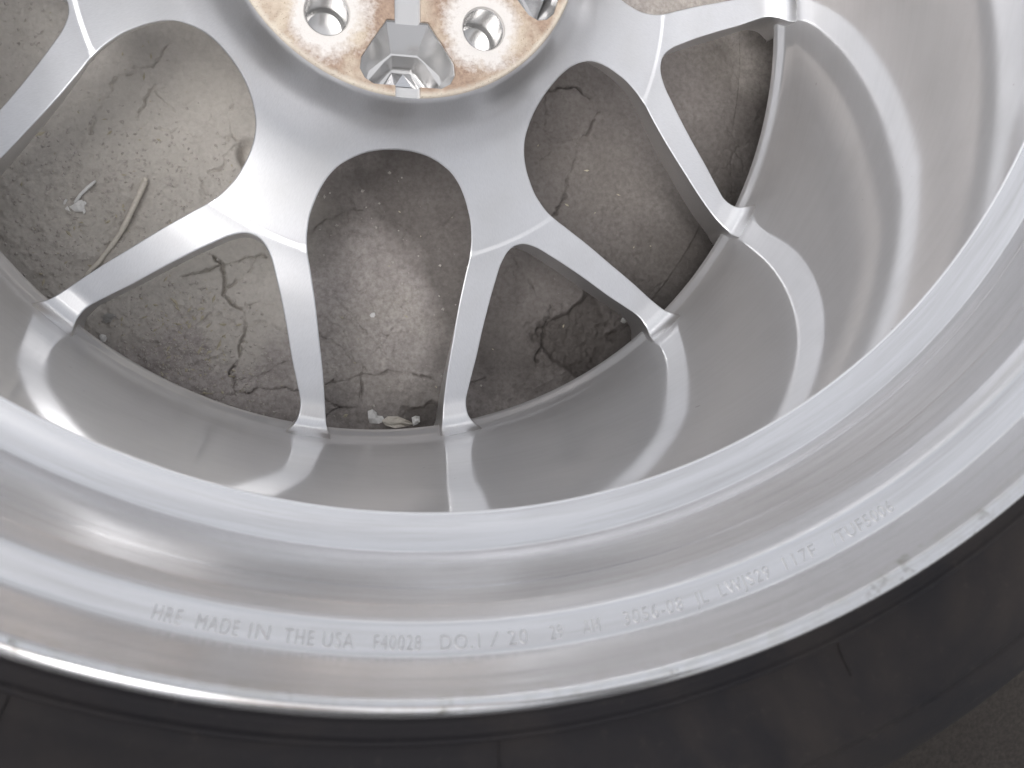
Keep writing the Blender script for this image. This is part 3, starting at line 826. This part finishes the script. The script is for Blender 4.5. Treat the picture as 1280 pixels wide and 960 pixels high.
def crumple(name, cx, cy, size, mat, seed, flat=0.7, parent=None, lift=0.4, sub=2):
    rnd = random.Random(seed)
    bm = bmesh.new(); bmesh.ops.create_icosphere(bm, subdivisions=sub, radius=1.0)
    dirs = [Vector((rnd.uniform(-1, 1), rnd.uniform(-1, 1), rnd.uniform(-1, 1))).normalized() for _ in range(9)]
    for v in bm.verts:
        s = 1.0
        for d in dirs:
            c = v.co.normalized().dot(d)
            if c > 0.55: s *= 1 - (c - 0.55)*0.9
        s *= rnd.uniform(0.86, 1.12)
        v.co = Vector((v.co.x*size[0]*s, v.co.y*size[1]*s, v.co.z*size[2]*s*flat))
    me = bpy.data.meshes.new(name); bm.to_mesh(me); bm.free()
    o = link(name, me, mat, parent)
    o.location = (cx, cy, ground_z(cx, cy) + size[2]*flat*lift)
    o.rotation_euler.z = rnd.uniform(0, 6)
    return o

# white dried flower head with its stalk
f0 = crumple('dried_flower_head', -.1622, -.1150, (.0052, .0040, .0034), M_WHITE, 3, .8)
tag(f0, 'small white dried flower head with a thin stalk on the soil at the far left', 'flower')
fp = f0.location.copy()
f0.rotation_euler.z = 0
link('stalk', tube_mesh('stalk', local([(-.1632, -.1138, fp.z), (-.1600, -.1092, fp.z + .001), (-.1560, -.1050, fp.z + .0014), (-.1524, -.1015, fp.z + .001)], fp), [.0010, .0009, .0010, .0007]), M_WHITE, f0)
for dx, dy, sz in ((-.0058, .0016, .0018), (-.0046, -.0022, .0020), (.0032, -.0034, .0018), (-.0074, .0036, .0013), (.0040, .0016, .0016)):
    b = crumple('petal', 0, 0, (sz*1.3, sz*.8, sz*.7), M_WHITE, int(abs(dx)*9e4), .8, f0, sub=1)
    b.location = (dx, dy, -.0004)

def scrap(name, outline, cx, cy, mat, label, cat, tilt=(0.2, 0.1, 0), curl=0.0012, lift=.0018, seed=1):
    rnd = random.Random(seed)
    n = len(outline); v = []; f = []
    for lay, dz in ((0, 0.0), (1, 0.0004)):
        v.append((0, 0, dz + curl*.4))
        for ring in (0.55, 1.0):
            for i, (x, y) in enumerate(outline):
                v.append((x*ring, y*ring, dz + curl*math.sin(i*1.9 + ring*2)*ring))
    m_ = 1 + 2*n
    for lay in (0, 1):
        b = lay*m_
        for i in range(n):
            k = (i+1) % n
            tri = (b, b+1+i, b+1+k); q = (b+1+i, b+1+n+i, b+1+n+k, b+1+k)
            f.append(tri if lay else tri[::-1]); f.append(q if lay else q[::-1])
    for i in range(n):
        k = (i+1) % n
        f.append((1+n+i, 1+n+k, m_+1+n+k, m_+1+n+i))
    o = link(name, mesh_from(name, v, f, False), mat)
    o.location = (cx, cy, ground_z(cx, cy) + lift); o.rotation_euler = tilt
    return tag(o, label, cat)

scrap('paper_scrap', [(-.0040, .0010), (-.0036, .0048), (-.0008, .0056), (.0012, .0040), (.0020, .0014), (.0052, .0004), (.0064, -.0022), (.0022, -.0036), (-.0028, -.0030)], -.0010, -.2350, M_WHITE,
      'larger torn white paper scrap beside the barrel wall, left of the smaller one', 'paper scrap', (.25, .1, .1), seed=2)
scrap('paper_scrap', [(-.0026, -.0020), (-.0020, .0026), (.0006, .0030), (.0030, .0024), (.0022, -.0014), (.0002, -.0026)], .0245, -.2372, M_WHITE,
      'smallest white paper scrap, right of the larger torn scrap by the barrel wall', 'paper scrap', (.2, -.2, .3), seed=4)
scrap('dead_leaf', [(-.0100, .0006), (-.0060, .0030), (.0000, .0036), (.0060, .0022), (.0104, -.0004), (.0060, -.0026), (-.0010, -.0034), (-.0070, -.0022)], .0125, -.2376, M_TWIG,
      'curled brown dead leaf lying between the two white paper scraps', 'leaf', (.2, .1, -.1), .0016, .0026, seed=5)
s = crumple('pebble', -.1462, -.1762, (.0046, .0034, .0030), M_STONE, 12, .8)
tag(s, 'grey pebble in the left triangular window next to the spoke end', 'pebble')
s = crumple('pebble', -.1496, -.1878, (.0032, .0028, .0026), M_WHITE, 14, .8)
tag(s, 'chalky white pebble at the edge of the barrel in the left triangular window', 'pebble')
s = crumple('pebble', -.0016, -.1733, (.0021, .0016, .0012), M_WHITE, 16, .8)
tag(s, 'tiny pale pebble near the middle of the long window facing the camera', 'pebble')
s = crumple('pebble', .158, -.1745, (.0030, .0024, .0022), M_STONE, 18, .8)
tag(s, 'small grey pebble in the wet soil under the right triangular window', 'pebble')

# crumbs and chaff: nobody could count them
def scatter(name, zones, mat, smin, smax, elong, seed, label):
    rnd = random.Random(seed)
    base = [(1, 0, 0), (-1, 0, 0), (0, 1, 0), (0, -1, 0), (0, 0, 1), (0, 0, -1)]
    fb = [(0, 2, 4), (2, 1, 4), (1, 3, 4), (3, 0, 4), (2, 0, 5), (1, 2, 5), (3, 1, 5), (0, 3, 5)]
    V = []; F = []
    for (cx, cy, sx, sy, n) in zones:
        for _ in range(n):
            x = rnd.gauss(cx, sx); y = rnd.gauss(cy, sy)
            if math.hypot(x, y) > .246: continue
            s = smin + (smax - smin)*rnd.random()**3
            a = rnd.uniform(0, 2*PI); b = len(V); z = ground_z(x, y) + s*.25
            e = elong*rnd.uniform(.7, 1.3)
            for p in base:
                j = rnd.uniform(.65, 1.3)
                px, py, pz = p[0]*s*e*j, p[1]*s*j, p[2]*s*.75*j
                V.append((x + px*math.cos(a) - py*math.sin(a), y + px*math.sin(a) + py*math.cos(a), z + pz))
            F += [tuple(b+i for i in t) for t in fb]
    o = link(name, mesh_from(name, V, F, False), mat)
    return tag(o, label, 'soil debris', kind='stuff')

scatter('soil_crumbs', [(-.17, -.135, .035, .035, 1500), (-.115, -.195, .022, .022, 1100), (-.12, -.10, .03, .02, 900),
                        (-.03, -.16, .05, .05, 200), (-.19, -.02, .03, .03, 500), (-.075, -.205, .008, .015, 250)], M_CRUMB, 0.0002, .0012, 1.1, 3, 'loose brown soil crumbs scattered over the cracked ground')
scatter('straw_bits', [(-.115, -.185, .018, .022, 120), (-.155, -.12, .035, .03, 60), (-.09, -.205, .012, .014, 50), (.10, -.10, .06, .05, 20), (.01, -.18, .05, .04, 15), (-.13, -.06, .03, .03, 20)], M_STRAW, .0003, .0010, 2.8, 5, 'tiny pale straw and seed bits scattered over the soil')

# ================================================================== THE PHOTOGRAPHER, squatting beside the wheel behind the lens
M_JACKET = mat_plain('dark_jacket_cloth', (0.045, 0.047, 0.055), 0.85, 0, 0.3, 200)
M_TROUSER = mat_plain('dark_trouser_cloth', (0.035, 0.040, 0.055), 0.85, 0, 0.3, 200)
M_SKIN = mat_plain('skin', (0.48, 0.31, 0.23), 0.5, 0, 0.1, 120)
M_HAIR = mat_plain('dark_hair', (0.03, 0.022, 0.018), 0.6, 0, 0.3, 300)
M_SHOE = mat_plain('black_shoe', (0.03, 0.03, 0.03), 0.6, 0, 0.2, 200)
M_PHONE = mat_plain('black_phone', (0.02, 0.02, 0.022), 0.25, 0, 0.05, 50)

def skinned(name, joints, bones, mat, parent, root=0, sub=2):
    me = bpy.data.meshes.new(name)
    me.from_pydata([j[:3] for j in joints], bones, [])
    o = bpy.data.objects.new(name, me); C.objects.link(o)
    sb = bmesh.new(); sb.from_mesh(me); lay = sb.verts.layers.skin.verify(); sb.verts.ensure_lookup_table()
    for i, j in enumerate(joints):
        sv = sb.verts[i][lay]; sv.radius = (j[3], j[4] if len(j) > 4 else j[3]); sv.use_root = (i == root)
    sb.to_mesh(me); sb.free()
    md = o.modifiers.new('skin', 'SKIN'); md.use_smooth_shade = True
    ss = o.modifiers.new('sub', 'SUBSURF'); ss.levels = sub; ss.render_levels = sub
    dg = bpy.context.evaluated_depsgraph_get(); dg.update()
    m2 = bpy.data.meshes.new_from_object(o.evaluated_get(dg))
    o.modifiers.clear(); o.data = m2; bpy.data.meshes.remove(me)
    m2.name = name; m2.materials.clear(); m2.materials.append(mat)
    m2.polygons.foreach_set('use_smooth', [True]*len(m2.polygons))
    o.parent = parent
    return o

PX, G0 = -0.06, GZ
pl = (PX, -0.75, G0)
person = bpy.data.objects.new('person', None); C.objects.link(person); person.location = pl
tag(person, 'person in dark jacket and trousers squatting by the wheel with a phone held over it', 'person')
def L(x, y, z, *r): return (x, y - pl[1], z - G0, *r)
def Lx(s, x, y, z, *r): return (s*x, y - pl[1], z - G0, *r)
# body under one continuous surface: torso, head, arms and legs
J = [L(0, -.90, .12, .135, .12), L(0, -.86, .28, .13, .11), L(0, -.78, .44, .15, .12), L(0, -.70, .57, .13, .10), L(0, -.64, .65, .055), L(0, -.60, .71, .052)]
E_ = [(0, 1), (1, 2), (2, 3), (3, 4), (4, 5)]
for s in (-1, 1):
    k = len(J)
    J += [Lx(s, .165, -.68, .57, .066), Lx(s, .235, -.58, .45, .050), Lx(s, .245, -.48, .36, .043), Lx(s, .17, -.38, .385, .037), Lx(s, .105, -.305, .405, .029)]
    E_ += [(3, k), (k, k+1), (k+1, k+2), (k+2, k+3), (k+3, k+4)]
skinned('jacket', J, E_, M_JACKET, person)
J = [L(0, -.905, .10, .12, .11), L(0, -.90, .17, .130, .115)]; E_ = [(0, 1)]
for s in (-1, 1):
    k = len(J)
    J += [Lx(s, .105, -.88, .09, .098), Lx(s, .18, -.68, .22, .078), Lx(s, .215, -.54, .315, .064), Lx(s, .195, -.60, .18, .060), Lx(s, .165, -.70, .02, .050), Lx(s, .15, -.755, -.055, .043)]
    E_ += [(0, k), (k, k+1), (k+1, k+2), (k+2, k+3), (k+3, k+4), (k+4, k+5)]
skinned('trousers', J, E_, M_TROUSER, person)
for s in (-1, 1):
    sh = skinned('shoe', [Lx(s, .15, -.775, -.085, .040, .045), Lx(s, .155, -.70, -.092, .042, .036), Lx(s, .165, -.60, -.105, .043, .026), Lx(s, .168, -.545, -.108, .030, .022)], [(0, 1), (1, 2), (2, 3)], M_SHOE, person)
# head, bent towards the phone
hd = bmesh.new(); bmesh.ops.create_uvsphere(hd, u_segments=40, v_segments=28, radius=1.0)
for v in hd.verts:
    x, y, z = v.co
    w = 0.074*(1 - 0.16*max(0, -z)**1.5)
    q = Vector((x*w, y*0.098, z*0.118))
    if y > 0:
        q.y *= 0.92 + 0.05*max(0, -z)
        nose = math.exp(-(x/0.17)**2)*math.exp(-((z + 0.18)/0.20)**2); q.y += 0.022*nose
        brow = math.exp(-(x/0.6)**2)*math.exp(-((z - 0.22)/0.08)**2); q.y += 0.004*brow
        for sx in (-1, 1):
            q.y -= 0.009*math.exp(-((x - sx*.38)/.16)**2 - ((z - .03)/.10)**2)
        q.y += 0.005*math.exp(-(x/0.30)**2)*(math.exp(-((z + 0.47)/0.05)**2) + math.exp(-((z + 0.58)/0.05)**2))
        q.y += 0.008*math.exp(-(x/0.35)**2)*math.exp(-((z + 0.85)/0.12)**2)
    v.co = q
hm = bpy.data.meshes.new('head'); hd.to_mesh(hm); hd.free()
hm.polygons.foreach_set('use_smooth', [True]*len(hm.polygons))
head = link('head', hm, M_SKIN, person)
head.location = (0, -.525 - pl[1], .80 - G0); head.rotation_euler = (R(-42), 0, 0)
hb = bmesh.new(); bmesh.ops.create_uvsphere(hb, u_segments=40, v_segments=24, radius=1.0)
bmesh.ops.delete(hb, geom=[v for v in hb.verts if v.co.z < 0.30*(1 if v.co.y > -.1 else -0.9) + 0.32*max(0, v.co.y) - 0.15], context='VERTS')
for v in hb.verts:
    n_ = 1 + 0.03*math.sin(v.co.x*23)*math.sin(v.co.z*19 + v.co.y*17)
    v.co = Vector((v.co.x*.080*n_, v.co.y*.104*n_, v.co.z*.126*n_))
bm_ = bpy.data.meshes.new('hair'); hb.to_mesh(bm_); hb.free(); bm_.polygons.foreach_set('use_smooth', [True]*len(bm_.polygons))
link('hair', bm_, M_HAIR, head)
for s in (-1, 1):
    e = crumple('ear', 0, 0, (.010, .018, .030), M_SKIN, 3, 1, head, sub=2); e.location = (s*.074, -.008, -.008)
    e.rotation_euler = (0, 0, s*.3); e.data.polygons.foreach_set('use_smooth', [True]*len(e.data.polygons))
    ey = bmesh.new(); bmesh.ops.create_uvsphere(ey, u_segments=16, v_segments=10, radius=.0115)
    em = bpy.data.meshes.new('eye'); ey.to_mesh(em); ey.free(); link('eye', em, M_WHITE, head).location = (s*.029, .0735, .004)
skinned('neck', [L(0, -.645, .645, .052), L(0, -.60, .70, .050), L(0, -.555, .765, .052)], [(0, 1), (1, 2)], M_SKIN, person)
# phone: its lens is where the picture is taken from
cm = cam.matrix_world
ph = bmesh.new(); bmesh.ops.create_cube(ph, size=1.0)
for v in ph.verts: v.co = Vector((v.co.x*.150, v.co.y*.073, v.co.z*.008))
bmesh.ops.bevel(ph, geom=ph.edges[:], offset=.0025, segments=3, affect='EDGES')
pm = bpy.data.meshes.new('phone'); ph.to_mesh(pm); ph.free()
phone = link('phone', pm, M_PHONE)
phone.matrix_world = cm @ Matrix.Translation((0.010, -0.022, 0.0085))
tag(phone, 'black phone held flat over the wheel by the squatting person', 'phone')
def hand(s):
    """palm and five fingers closing round one end of the phone"""
    M = cm @ Matrix.Translation((0.010, -0.022, 0.0085))
    pi_ = person.matrix_world.inverted() if False else Matrix.Translation(-Vector(pl))
    T = lambda x, y, z, *r: (*(pi_ @ (M @ Vector((s*x, y, z)))), *r)
    wr = Vector((s*.098, -.297 - pl[1], .406 - G0))
    Jh = [(*wr, .027, .023), T(.100, -.052, .012, .027, .015), T(.098, -.018, .012, .030, .012)]
    Eh = [(0, 1), (1, 2)]
    for i, (yy, ln) in enumerate(((.030, .92), (.010, 1.0), (-.010, .95), (-.029, .78))):
        k = len(Jh)
        Jh += [T(.100, yy*.8 - .004, .016, .0095), T(.086*1.0, yy, .014 + .002, .0085), T(.086 - .018*ln, yy + .001, .0135, .0078), T(.086 - .036*ln, yy + .002, .0125, .0068)]
        Eh += [(2, k), (k, k+1), (k+1, k+2), (k+2, k+3)]
    k = len(Jh)
    Jh += [T(.096, -.046, .004, .012), T(.084, -.046, -.004, .0095), T(.068, -.030, -.0115, .0085), T(.052, -.020, -.0125, .0075)]
    Eh += [(1, k), (k, k+1), (k+1, k+2), (k+2, k+3)]
    return skinned('hand', Jh, Eh, M_SKIN, person)
hand(-1); hand(1)
